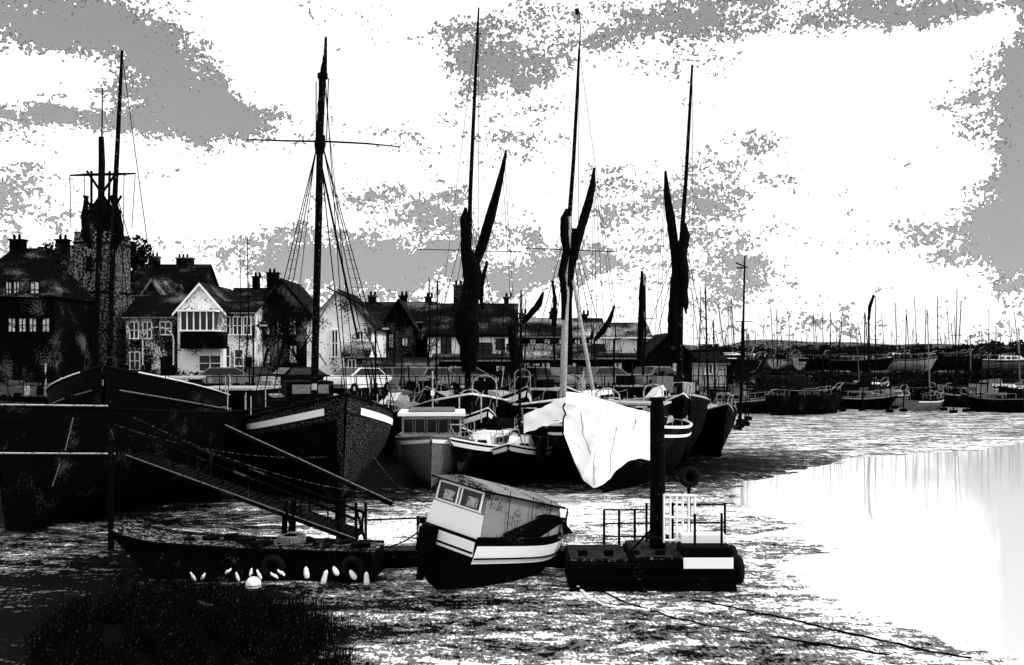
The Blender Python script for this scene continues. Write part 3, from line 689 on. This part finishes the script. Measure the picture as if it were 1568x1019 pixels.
for u in(925,948,972,1000):
    q_=sv(u,0,23.8); T.line('rail_post',RIG,(q_.x,23.8,.3),(q_.x,23.8,1.42),.03)
for z in(.8,1.1,1.42): T.line('rail',RIG,(sv(925,0,23.8).x,23.8,z),(sv(1000,0,23.8).x,23.8,z),.018)
T.done()
T=Thing('landing_pontoon')
xa=sv(870,0,22).x; xb=sv(1126,0,21.6).x; xm=sv(965,0,22).x
T.box('float',BLACK,((xm+xb)/2,22.5,.3),(xb-xm,2.0,.8)); T.box('deck',DECK,((xm+xb)/2,22.5,.74),(xb-xm-.1,1.98,.06)); 
T.box('low_float',BLACK,((xa+xm)/2-.01,22.6,.25),(xm-xa,1.7,.75)); T.box('low_deck',DECK,((xa+xm)/2-.01,22.6,.65),(xm-xa-.1,1.68,.05))
for z in(.6,.35,.1): T.box('fender_strip',BLACK,((xa+xb)/2,21.46,z),(xb-xa,.07,.09))
px=sv(1085,0,21.4).x
T.box('mooring_step',BLACK,(px,21.95,.72),(1.02,.9,.5)); T.box('step_face',CLEANW,(px,21.42,.66),(1.04,.05,.22)); T.box('step_tread',CLEANW,(px+.02,22.25,1.05),(.95,.45,.18)); T.box('step_riser',BLACK,(px,22.0,.93),(.98,.85,.06))
T.torus('tyre',RUB,(xb+.12,21.9,.42),.22,.1,'x'); T.torus('tyre',RUB,(xb+.12,22.5,.5),.25,.1,'x')
lx0=sv(1017,0,22.2).x; lx1=sv(1064,0,22.2).x
for i in range(6):
    x=lx0+(lx1-lx0)*i/5; T.line('gate_bar',CLEANW,(x,22.2,.95),(x,22.2,2.0-.04*(i%2)),.024)
for z in(1.0,1.5,1.98): T.line('gate_rail',CLEANW,(lx0,22.2,z),(lx1+.05,22.2,z-.02),.028)
for u,dd in((1064,21.7),(1105,21.8),(1110,23.3),(990,23.3),(1030,23.3)):
    q_=sv(u,0,dd); T.line('rail_post',RIG,(q_.x,dd,.7),(q_.x,dd,1.65),.028)
T.line('rail',RIG,(sv(1030,0,23.3).x,23.3,1.62),(sv(1110,0,23.3).x,23.3,1.62),.02); T.line('rail',RIG,(sv(1030,0,23.3).x,23.3,1.2),(sv(1110,0,23.3).x,23.3,1.2),.02)
T.line('handrail',RIG,(sv(965,0,22).x,22,.8),(sv(1000,0,22).x,22,1.3),.025)
for i in range(6): T.box('mooring_cleat',BLACK,(xa+.3+i*.55,21.8,.8),(.2,.12,.12))
T.done()
c=sv(1007,0,22.6)
T=Thing('mooring_pile',(c.x,22.6,0)); T.tube('pile',BLACK,[(0,0,-.5),(0,0,2),(-.01,0,3.85),(-.01,0,4.0)],[.19,.17,.16,.13],n=14); T.tube('pile_cap',BLACK,[(-.01,0,4.0),(-.01,0,4.08)],[.19,.16],n=14)
T.torus('pile_ring',RUB,(0,0,1.0),.22,.05,'z'); T.done(smooth=('pile',))
c=sv(1055,0,22.9)
T=Thing('lifebuoy_stand',(c.x,22.9,.75)); T.line('post',RIG,(0,0,0),(0,0,1.9),.04); T.torus('lifebuoy',RUB,(0,-.08,1.55),.17,.075,'y'); T.box('backboard',BLACK,(0,0,1.6),(.34,.04,.5)); T.done()

# gangway
T=Thing('gangway')
for off in(0,1.1):
    A=sv(195,700,27);Bq=sv(545,828,24.2); A.y+=off;Bq.y+=off; T.line('lower_chord',BLACK,A,Bq,.07,world=True)
    A2=A+Vector((0,0,.7));B2=Bq+Vector((0,0,.5))
    T.line('upper_chord',BLACK,A2,B2,.035)
    if off==0: T.line('chord_lit_edge',GREY,A+Vector((0,-.08,.06)),Bq+Vector((0,-.08,.06)),.018)  # grey strip paints the light catching the chord's upper edge
    n=9
    for i in range(n+1):
        T.line('post',BLACK,A.lerp(Bq,i/n),A2.lerp(B2,i/n),.02)
A=sv(195,700,27);Bq=sv(545,828,24.2)
for i in range(40):
    q_=A.lerp(Bq,(i+.5)/40); T.box('tread',BLACK,(q_.x,q_.y+.55,q_.z+.03),(.19,1.05,.04))
T.line('shore_beam',BLACK,sv(345,655,28),sv(600,772,25),.06,world=True); T.line('shore_beam_lit_edge',GREY,sv(345,651,28),sv(600,768,25),.018,world=True)  # grey strip along the beam is its lit edge, put in as colour
for u in(437,450): T.line('trestle_leg',BLACK,sv(u,765,25.2),sv(u-2,830,25.2),.07)
T.line('trestle_leg',BLACK,sv(522,765,24.6),sv(522,835,24.6),.12)
for u,w in((545,560),(560,545),(437,452),(452,437)): T.line('trestle_brace',BLACK,sv(u,778,24.6),sv(w,832,24.6),.03)
for u in(545,560): T.line('trestle_leg',BLACK,sv(u,770,24.6),sv(u,835,24.6),.035)
T.done()

# ---------------------------------------------------------------- other boats
random.seed(21)
yacht('moored_yacht',298,0,6.5,2.6,head(.1,-1),h=2.6,d=45,mat=HULLG,strake=WHITE,cab=WHITE)
yacht('moored_yacht',330,0,6,2.4,head(.3,-1),h=2.0,d=41.5,mat=BLACK,strake=WHITE,cab=WHITE)
specs=[(625,50,7,2.6,2.2,BLACK,GREYL,560),(690,44,6,2.2,1.6,BLACK,WHITE,None),(745,41,6,2.2,1.4,BLACK,WHITE,None),(798,40.5,6,2.2,1.3,BLACK,WHITE,445),(828,43,6,2.2,1.8,BLACK,WHITE,None),
(955,43.5,6.5,2.3,2.1,BLACK,GREYL,None),(1000,41.5,6.5,2.4,1.9,BLACK,GREYL,None),(1020,47,7,2.4,2.5,BLACK,WHITE,None),(1080,52,6.5,2.4,2.0,BLACK,GREYL,440),(1092,60,6.5,2.4,1.7,BLACK,GREY,490),(670,52,7,2.4,2.6,BLACK,GREYL,430),(905,53,7,2.4,2.6,BLACK,WHITE,None),(770,52,7,2.4,2.6,BLACK,GREYL,None),(835,48,6,2.2,2.2,BLACK,GREYL,None),(720,47.5,6,2.2,2.0,BLACK,WHITE,None)]
for u,d,L_,B_,h_,m_,c_,mv in specs:
    yacht('moored_yacht',u,0,L_,B_,head(random.uniform(-.5,.5),-1),h=h_,d=d,mat=m_,cab=c_,strake=WHITE if random.random()<.3 else BLACK,mastv=mv,cov=random.choice([None,SAIL,SAIL,TARP]))
for (u,v,d,r) in((742,590,47,.55),(930,610,41,.5),(878,585,45,.4),(242,520,40,.6),(720,610,42,.45),(1000,600,44,.4),(800,575,52,.4)):
    T=Thing('davit_hoop',sv(u,v,d)); T.tube('hoop',GREYL,[(r*math.cos(a*math.pi/10),0,r*.8*math.sin(a*math.pi/10)) for a in range(11)],.03,n=5)
    for sx in(-r,r): T.line('hoop_leg',GREYL,(sx,0,0),(sx,0,-1.0),.03)
    T.done()
far=[(1130,634,7,2.6,1.2,BLACK,GREY,-.5),(1240,636,7.5,2.8,1.6,BLACK,BLACK,.4),(1325,628,6,2.4,1.2,BLACK,GREY,-.6),(1370,625,5.5,2.4,1.2,GREY,GREYL,.8),(1420,630,5,2.2,1.0,GREY,BLACK,.6),(1472,625,6,2.4,1.4,BLACK,BLACK,2.6),(1520,632,5.5,2.4,1.2,BLACK,GREY,2.4),(1560,622,6,2.4,1.5,GREY,GREYL,.9),(1180,612,8,2.6,1.6,BLACK,GREY,.5),(1290,612,8,2.6,1.6,BLACK,GREYL,2.8),(1400,608,8,2.6,1.6,BLACK,GREY,.3),(1490,606,8,2.6,1.9,BLACK,GREY,.2),(1545,607,8,2.6,1.9,BLACK,GREY,.2),(1240,603,9,2.6,1.9,BLACK,BLACK,.2),(1350,602,9,2.6,2.0,BLACK,GREY,.2),(1450,600,9,2.6,2.0,BLACK,BLACK,.2)]
mh=[None,None,480,None,475,460,None,500,470,478,455,None,490,None,482,470]
random.seed(3)
for k in range(26):
    far.append((1105+k*18.5+random.uniform(-8,8),random.uniform(600,624),random.uniform(4.5,7),2.2,random.uniform(1.0,1.8),random.choice([BLACK,BLACK,GREY,GREYL]),random.choice([GREY,GREYL,WHITE,BLACK]),random.uniform(-1.4,1.4))); mh.append(random.choice([None,random.uniform(460,520)]))
for (u,v,L_,B_,h_,m_,c_,yw),mv in zip(far,mh):
    yacht('beached_yacht',u,v,L_,B_,yw,h=h_,mat=m_,cab=c_,strake=random.choice([WHITE,GREYL,BLACK]),mastv=mv,cov=random.choice([None,SAIL,GREY]),sails=True)
for k in range(16):
    u=1090+k*31+random.uniform(-10,10); d_=random.uniform(118,132) if u>1150 else 100
    yacht('laid_up_yacht',u,0,random.uniform(6,9),2.6,random.uniform(-1,1),h=random.uniform(1.0,1.4),d=d_,z=QZ+.5,mat=random.choice([BLACK,GREY,BLACK,GREYL]),cab=random.choice([GREY,WHITE,BLACK]),strake=BLACK,mastv=random.choice([None,random.uniform(455,515)]),cov=random.choice([None,SAIL]),sails=True)
random.seed(8)
ml=[(1067,440,.05),(1133,392,.09),(983,420,.06),(1187,472,.05),(1258,478,.05),(1280,500,.05),(1320,478,.06),(1337,455,.06),(1383,482,.05),(1413,470,.05),(1433,455,.06),(1460,440,.05),(1530,510,.05),(1155,505,.04),(1210,512,.04),(1234,508,.04),(1300,510,.04),(1362,505,.04),(1395,500,.04),(1500,505,.05),(1480,515,.04),(1548,500,.04),(653,425,.05),(375,365,.04),(363,380,.03),(600,470,.05),(765,465,.04),(800,455,.04),(790,480,.04),(935,500,.05),(1110,470,.03),(1170,520,.03),(1340,515,.03),(1445,510,.03),(1510,470,.03)]
ml+=[(random.uniform(1100,1566),random.uniform(495,545),.03) for _ in range(34)]
for u,v,r in ml:
    d=random.uniform(57,66)
    if u>1060: d=random.uniform(88,98) if u>1150 else random.uniform(68,80)
    b=sv(u,0,d); zb=QZ if u<1040 else 0
    T=Thing('mast_with_stays',(b.x+.2,d,zb)); top=sv(u,v,d); hh=top.z-zb
    T.tube('mast',RIG,[(-.2,0,0),(0,0,hh*.5),(random.uniform(-.15,.15),0,hh)],[r*1.3,r,r*.6],n=6)
    for sx in(-1,1):
        T.line('stay',RIG,(0,0,hh*.97),(sx*hh*random.uniform(.12,.28),.3,.9),.012)
    z=hh*.62; T.line('spreader',RIG,(-.5,0,z),(.5,0,z),.025)
    if u==1133: T.tube('crosstree_basket',BLACK,[(0,0,hh*.42),(0,0,hh*.62)],[.16,.1]); T.box('radar_bracket',BLACK,(-.2,0,hh*.93),(.5,.1,.1)); T.line('radar_arm',BLACK,(-.5,0,hh*.96),(.35,0,hh*.93),.05)
    T.box('mast_step',BLACK,(-.2,0,.15),(.5,.5,.4)); T.done()
for pts,d in(([(983,415,2),(983,440,4),(982,480,5),(981,520,5),(980,575,6)],62),([(846,430,2),(850,460,3),(848,500,4)],60),([(832,447,1.5),(826,465,5),(812,482,5),(798,496,3)],62),([(941,468,1.5),(934,490,4),(922,508,5),(910,522,3)],60),([(1338,452,2),(1332,470,3),(1330,490,2)],95),([(783,500,6),(788,540,8),(790,580,8)],58)):
    c=sv(pts[-1][0],0,d); T=Thing('furled_sail_spar',(c.x,d,QZ if d<90 else .3)); wp(T,'furled_sail',SAIL,dens(pts,3),d,wob=.15)
    u,v,_=pts[-1]; wp(T,'spar',RIG,[(u,v,1.5),(u+2,598,2)],d); T.done()

def car(u,d,yaw,mat):
    c=sv(u,0,d); T=Thing('parked_car',(c.x,d,QZ),(0,0,yaw))
    pr=[(-2.05,.35),(-2.1,.75),(-1.95,.95),(-1.2,1.02),(-.75,1.42),(.75,1.45),(1.45,1.02),(2.0,.92),(2.1,.6),(2.05,.35)]
    n=len(pr); V=[]
    for y in(-.82,.82): V+=[(x,y*(.86 if z>1.1 else 1),z) for x,z in pr]
    Fc=[tuple(range(n)),tuple(range(2*n-1,n-1,-1))]+[(i,(i+1)%n,(i+1)%n+n,i+n) for i in range(n)]
    T.mesh('body',mat,V,Fc)
    for sy in(-1,1):
        T.mesh('side_windows',GLASS,[(-1.15,sy*.825,1.02),(-.72,sy*.725,1.38),(.70,sy*.725,1.4),(1.35,sy*.825,1.03)],[(0,1,2,3)])
        for x in(-1.3,1.3): T.torus('wheel',RUB,(x,sy*.78,.32),.22,.11,'y',n=14,m=6); T.tube('hub',GREYL,[(x,sy*.7,.32),(x,sy*.86,.32)],.14,n=10)
    T.mesh('windscreen',GLASS,[(.80,-.66,1.44),(.80,.66,1.44),(1.47,.72,1.05),(1.47,-.72,1.05)],[(0,1,2,3)])
    T.mesh('rear_window',GLASS,[(-.80,-.66,1.42),(-.80,.66,1.42),(-1.2,.72,1.07),(-1.2,-.72,1.07)],[(0,1,2,3)])
    T.box('bumper',GREY,(2.1,0,.45),(.12,1.6,.18)); 
    for sy in(-.6,.6): T.box('headlamp',WHITE,(2.08,sy,.72),(.06,.3,.15))
    T.done()
for u,d,yw,m_ in((552,57,-2.2,WHITE),(612,60,-.3,GREY),(655,58,.9,GREY),(830,59,2.6,GREY),(920,60,.6,GREY),(455,59,.7,BLACK),(705,60,.4,GREY),(1000,62,.8,GREY),(340,58,.3,GREY),(880,61,1.2,BLACK),(380,60,1.0,BLACK)): car(u,d,yw,m_)
for u,v in((388,500),(575,505),(940,520),(806,560)):
    c=sv(u,0,56.5); T=Thing('street_lamp',(c.x,56.5,QZ)); hh=sv(u,v,56.5).z-QZ; T.line('post',RIG,(0,0,0),(0,0,hh),.05,n=6); T.line('arm',RIG,(0,0,hh),(.5,0,hh+.1),.03); T.box('lantern',GREYL,(.55,0,hh+.05),(.35,.16,.1)); T.box('base',BLACK,(0,0,.3),(.2,.2,.6)); T.done()
T=Thing('quay_railing')
for i in range(60):
    x=-34+i*.78; yy=53+max(0,(x+34)/46*3-.3); T.line('post',RIG,(x,yy,QZ),(x,yy,QZ+1.0),.03)
T.line('rail',RIG,(-34,53,QZ+1.0),(12,55.9,QZ+1.0),.025); T.line('rail',RIG,(-34,53,QZ+.55),(12,55.9,QZ+.55),.02); T.done()
random.seed(31)
T=Thing('quayside_gear')
for i in range(130):
    x=random.uniform(-26,10); y=random.uniform(53.6,56.2)+max(0,x)*.15; s1=random.uniform(.2,1.0); m_=random.choice([BLACK,BLACK,BLACK,SAIL,GREY,GREYL])
    if i%3==0: T.tube('barrel',m_,[(x,y,QZ),(x,y,QZ+s1*.5),(x,y,QZ+s1)],[s1*.3,s1*.36,s1*.3],n=8)
    elif i%3==1: T.line('upright_spar',m_,(x,y,QZ),(x+random.uniform(-.4,.4),y,QZ+s1*2.2),.04,n=5)
    else: T.box('crate',m_,(x,y,QZ+s1/2),(s1,s1*.6,s1),rz=random.random())
T.done()

def buoy(u,v,r,mat,name='mooring_buoy'):
    p=gp(u,v); T=Thing(name,(p.x,p.y,r*.75))
    n=14;V=[];Fc=[];
    for i in range(9):
        a=math.pi*i/8
        for j in range(n): b=2*math.pi*j/n; V.append((r*math.sin(a)*math.cos(b),r*math.sin(a)*math.sin(b),r*math.cos(a)*1.05))
    for i in range(8):
        for j in range(n): Fc.append((i*n+j,i*n+(j+1)%n,(i+1)*n+(j+1)%n,(i+1)*n+j))
    T.mesh('float',mat,V,Fc); T.torus('ring',RUB,(0,0,r*1.1),r*.25,r*.07,'y',n=12); T.tube('equator_rope',RUB,[(r*1.01*math.cos(a*.4),r*1.01*math.sin(a*.4),0) for a in range(17)],r*.05,n=4); T.done(smooth=('float',))
buoy(388,905,.17,CLEANW); buoy(607,888,.11,GREYL); buoy(1215,962,.05,BLACK); buoy(740,905,.06,BLACK); buoy(665,900,.07,GREY); buoy(985,912,.09,BLACK); buoy(375,880,.05,WHITE)
T=Thing('mooring_chain')
def gl(pts,r,mat):
    out=[]
    for a,b in zip(pts[:-1],pts[1:]):
        for i in range(8):
            t=i/8; p=gp(a[0]*(1-t)+b[0]*t,a[1]*(1-t)+b[1]*t); p.z=.08+random.uniform(-.01,.02); out.append(p)
    T.tube('chain',mat,out,r,n=5,wob=.3)
gl([(878,890),(885,905),(900,922),(925,934),(960,938),(1000,942)],.03,WHITE)
gl([(905,905),(960,930),(1040,955),(1130,975),(1230,990),(1380,1015)],.018,BLACK)
gl([(1060,925),(1160,945),(1250,965),(1400,1000),(1500,1018)],.018,BLACK)
T.done()
T=Thing('mooring_line'); 
for a,b,d0,d1,sg in(((172,650),(500,700),27,31,.3),((205,640),(640,760),27,33,.5),((545,650),(650,770),31,24.5,.4),((585,838),(655,800),24,24,.15)): T.line('rope',HULLG,sv(*a,d0),sv(*b,d1),.018,world=True,sag=sg)
T.done()
# grass
V=[];Fc=[]
random.seed(5)
for i in range(34000):
    u=random.gauss(280,130); v=random.gauss(985,50)
    if v<885 or v>1080 or u<40 or u>540: continue
    if v<895+abs(u-280)*.28+random.uniform(0,40): continue
    if mnoise.noise(Vector((u*.02,v*.03,0)))<-.12: continue
    p=gp(u,v); h_=random.uniform(.15,.5)*(1+.8*mnoise.noise(Vector((u*.03,v*.05,3)))); a=random.uniform(0,6.28); w=.007; dx=random.gauss(0,.12);dy=random.gauss(0,.08)
    o=len(V); cx_,sx_=math.cos(a)*w,math.sin(a)*w; z0=.2
    V+=[(p.x-cx_,p.y-sx_,z0-.15),(p.x+cx_,p.y+sx_,z0-.15),(p.x+dx*.4+cx_*.8,p.y+dy*.4,z0+h_*.6),(p.x+dx*.4-cx_*.8,p.y+dy*.4,z0+h_*.6),(p.x+dx,p.y+dy,z0+h_)]
    Fc+=[(o,o+1,o+2,o+3),(o+3,o+2,o+4)]
me=bpy.data.meshes.new('saltmarsh_grass'); me.from_pydata(V,[],Fc); me.materials.append(GRASS); o=bpy.data.objects.new('saltmarsh_grass',me); sc.collection.objects.link(o)

# ---------------------------------------------------------------- sky
EL,AZ=math.radians(40),math.radians(105)
w=bpy.data.worlds.new('World'); sc.world=w; w.use_nodes=True; nt=w.node_tree; nt.nodes.clear(); N=nt.nodes.new; L=nt.links.new
out=N('ShaderNodeOutputWorld'); tc=N('ShaderNodeTexCoord'); dirv=tc.outputs['Generated']
def noi(scale,det,rough,st=(1,1,1),dist=0):
    mp=N('ShaderNodeMapping'); mp.inputs['Scale'].default_value=st; L(dirv,mp.inputs['Vector'])
    n=N('ShaderNodeTexNoise'); n.inputs['Scale'].default_value=scale; n.inputs['Detail'].default_value=det; n.inputs['Roughness'].default_value=rough; n.inputs['Distortion'].default_value=dist
    L(mp.outputs[0],n.inputs['Vector']); return n.outputs['Fac']
def mt(op,x,y=None,z=None,cl=False):
    n=N('ShaderNodeMath'); n.operation=op; n.use_clamp=cl
    for i,v in enumerate((x,y,z)):
        if v is None: continue
        if isinstance(v,(int,float)): n.inputs[i].default_value=v
        else: L(v,n.inputs[i])
    return n.outputs[0]
def blob(u,v,ru,rv,amp):
    c=Vector(((u-CX)/F,1,(HOR-v)/F)); k=c.length; c=c.normalized()
    s=N('ShaderNodeVectorMath'); s.operation='SUBTRACT'; L(dirv,s.inputs[0]); s.inputs[1].default_value=c
    q=N('ShaderNodeVectorMath'); q.operation='MULTIPLY'; L(s.outputs[0],q.inputs[0]); q.inputs[1].default_value=(F*k/ru,1.0,F*k/rv)
    l=N('ShaderNodeVectorMath'); l.operation='DOT_PRODUCT'; L(q.outputs[0],l.inputs[0]); L(q.outputs[0],l.inputs[1])
    e=mt('EXPONENT',mt('MULTIPLY',l.outputs['Value'],-1.0))
    return mt('MULTIPLY',e,amp)
acc=None
for b in((120,40,200,50,.27),(265,115,90,75,.26),(100,182,130,20,.22),(20,310,90,120,.24),(340,190,90,40,.14),(620,330,150,70,.21),(580,410,190,45,.24),(390,370,80,35,.14),(770,80,100,75,.19),(850,400,130,60,.16),(1050,25,160,45,.22),(1400,18,180,35,.22),(1465,165,70,50,.22),(1560,290,42,190,.34),(1160,260,150,70,.14),(1130,440,140,55,.2),(1490,370,80,55,.18),(500,12,80,30,.16),(500,200,160,30,.12),(1568,70,50,90,.18),(1020,105,90,22,.16),(1050,330,130,50,.1),(1280,505,200,20,.14),(940,300,70,50,.07),
  (400,60,100,50,-.14),(1280,140,130,80,-.16),(330,310,110,36,-.18),(110,110,70,16,-.2),(60,230,60,25,-.16),(1350,430,110,25,-.1),(1280,330,90,50,-.08),(1510,45,30,14,-.2),(930,180,60,60,-.08),(620,120,60,60,-.08)):
    e=blob(*b); acc=e if acc is None else mt('ADD',acc,e)
n1=noi(6.5,6,.62,(1,1,2.2),.3); n2=noi(24,6,.66,(1,1,1.9),.5); fine=noi(290,1,.8); fine2=noi(120,2,.8)
v=mt('MULTIPLY_ADD',mt('SUBTRACT',n1,.5),.6,acc)
v=mt('MULTIPLY_ADD',mt('SUBTRACT',n2,.5),.62,v)
v=mt('ADD',v,.275)
sf=mt('ADD',mt('MULTIPLY',mt('SUBTRACT',fine,.5),.46),mt('MULTIPLY',mt('SUBTRACT',fine2,.5),.2))
vs=mt('ADD',v,sf)
r=N('ShaderNodeValToRGB'); e=r.color_ramp.elements; r.color_ramp.interpolation='LINEAR'
e[0].position=0; e[0].color=g(1); e[1].position=1; e[1].color=g(.15)
for ps,cc in((.43,1.0),(.442,.01),(.468,.01),(.48,.20),(.66,.18)):
    x=e.new(ps); x.color=g(cc)
L(vs,r.inputs[0])
sky=N('ShaderNodeTexSky'); sky.sky_type='NISHITA'; sky.sun_disc=False; sky.sun_elevation=EL; sky.sun_rotation=AZ
bw=N('ShaderNodeRGBToBW'); L(sky.outputs[0],bw.inputs[0])
b1=N('ShaderNodeBackground'); b1.inputs['Strength'].default_value=.05; L(bw.outputs[0],b1.inputs['Color'])
b2=N('ShaderNodeBackground'); b2.inputs['Strength'].default_value=1.05; L(r.outputs[0],b2.inputs['Color'])
ad=N('ShaderNodeAddShader'); L(b1.outputs[0],ad.inputs[0]); L(b2.outputs[0],ad.inputs[1]); L(ad.outputs[0],out.inputs['Surface'])
try:
    w.cycles.sampling_method='MANUAL'; w.cycles.sample_map_resolution=256
except Exception as ex: print(ex)
sl=bpy.data.lights.new('sun','SUN'); sl.energy=2.4; sl.angle=math.radians(.5); sl.color=(1,.995,.985)
so=bpy.data.objects.new('sun',sl); sc.collection.objects.link(so)
sd=Vector((math.sin(AZ)*math.cos(EL),math.cos(AZ)*math.cos(EL),math.sin(EL)))
so.rotation_euler=(-sd).to_track_quat('-Z','Y').to_euler()
cd=bpy.data.cameras.new('camera'); cd.lens=36; cd.sensor_width=36; cd.shift_y=35.5/1568; cd.clip_end=9000; cd.clip_start=.1
co=bpy.data.objects.new('camera',cd); sc.collection.objects.link(co); co.location=(0,0,CAM_H); co.rotation_euler=(math.radians(90),0,0); sc.camera=co
print('objs',len(bpy.data.objects))
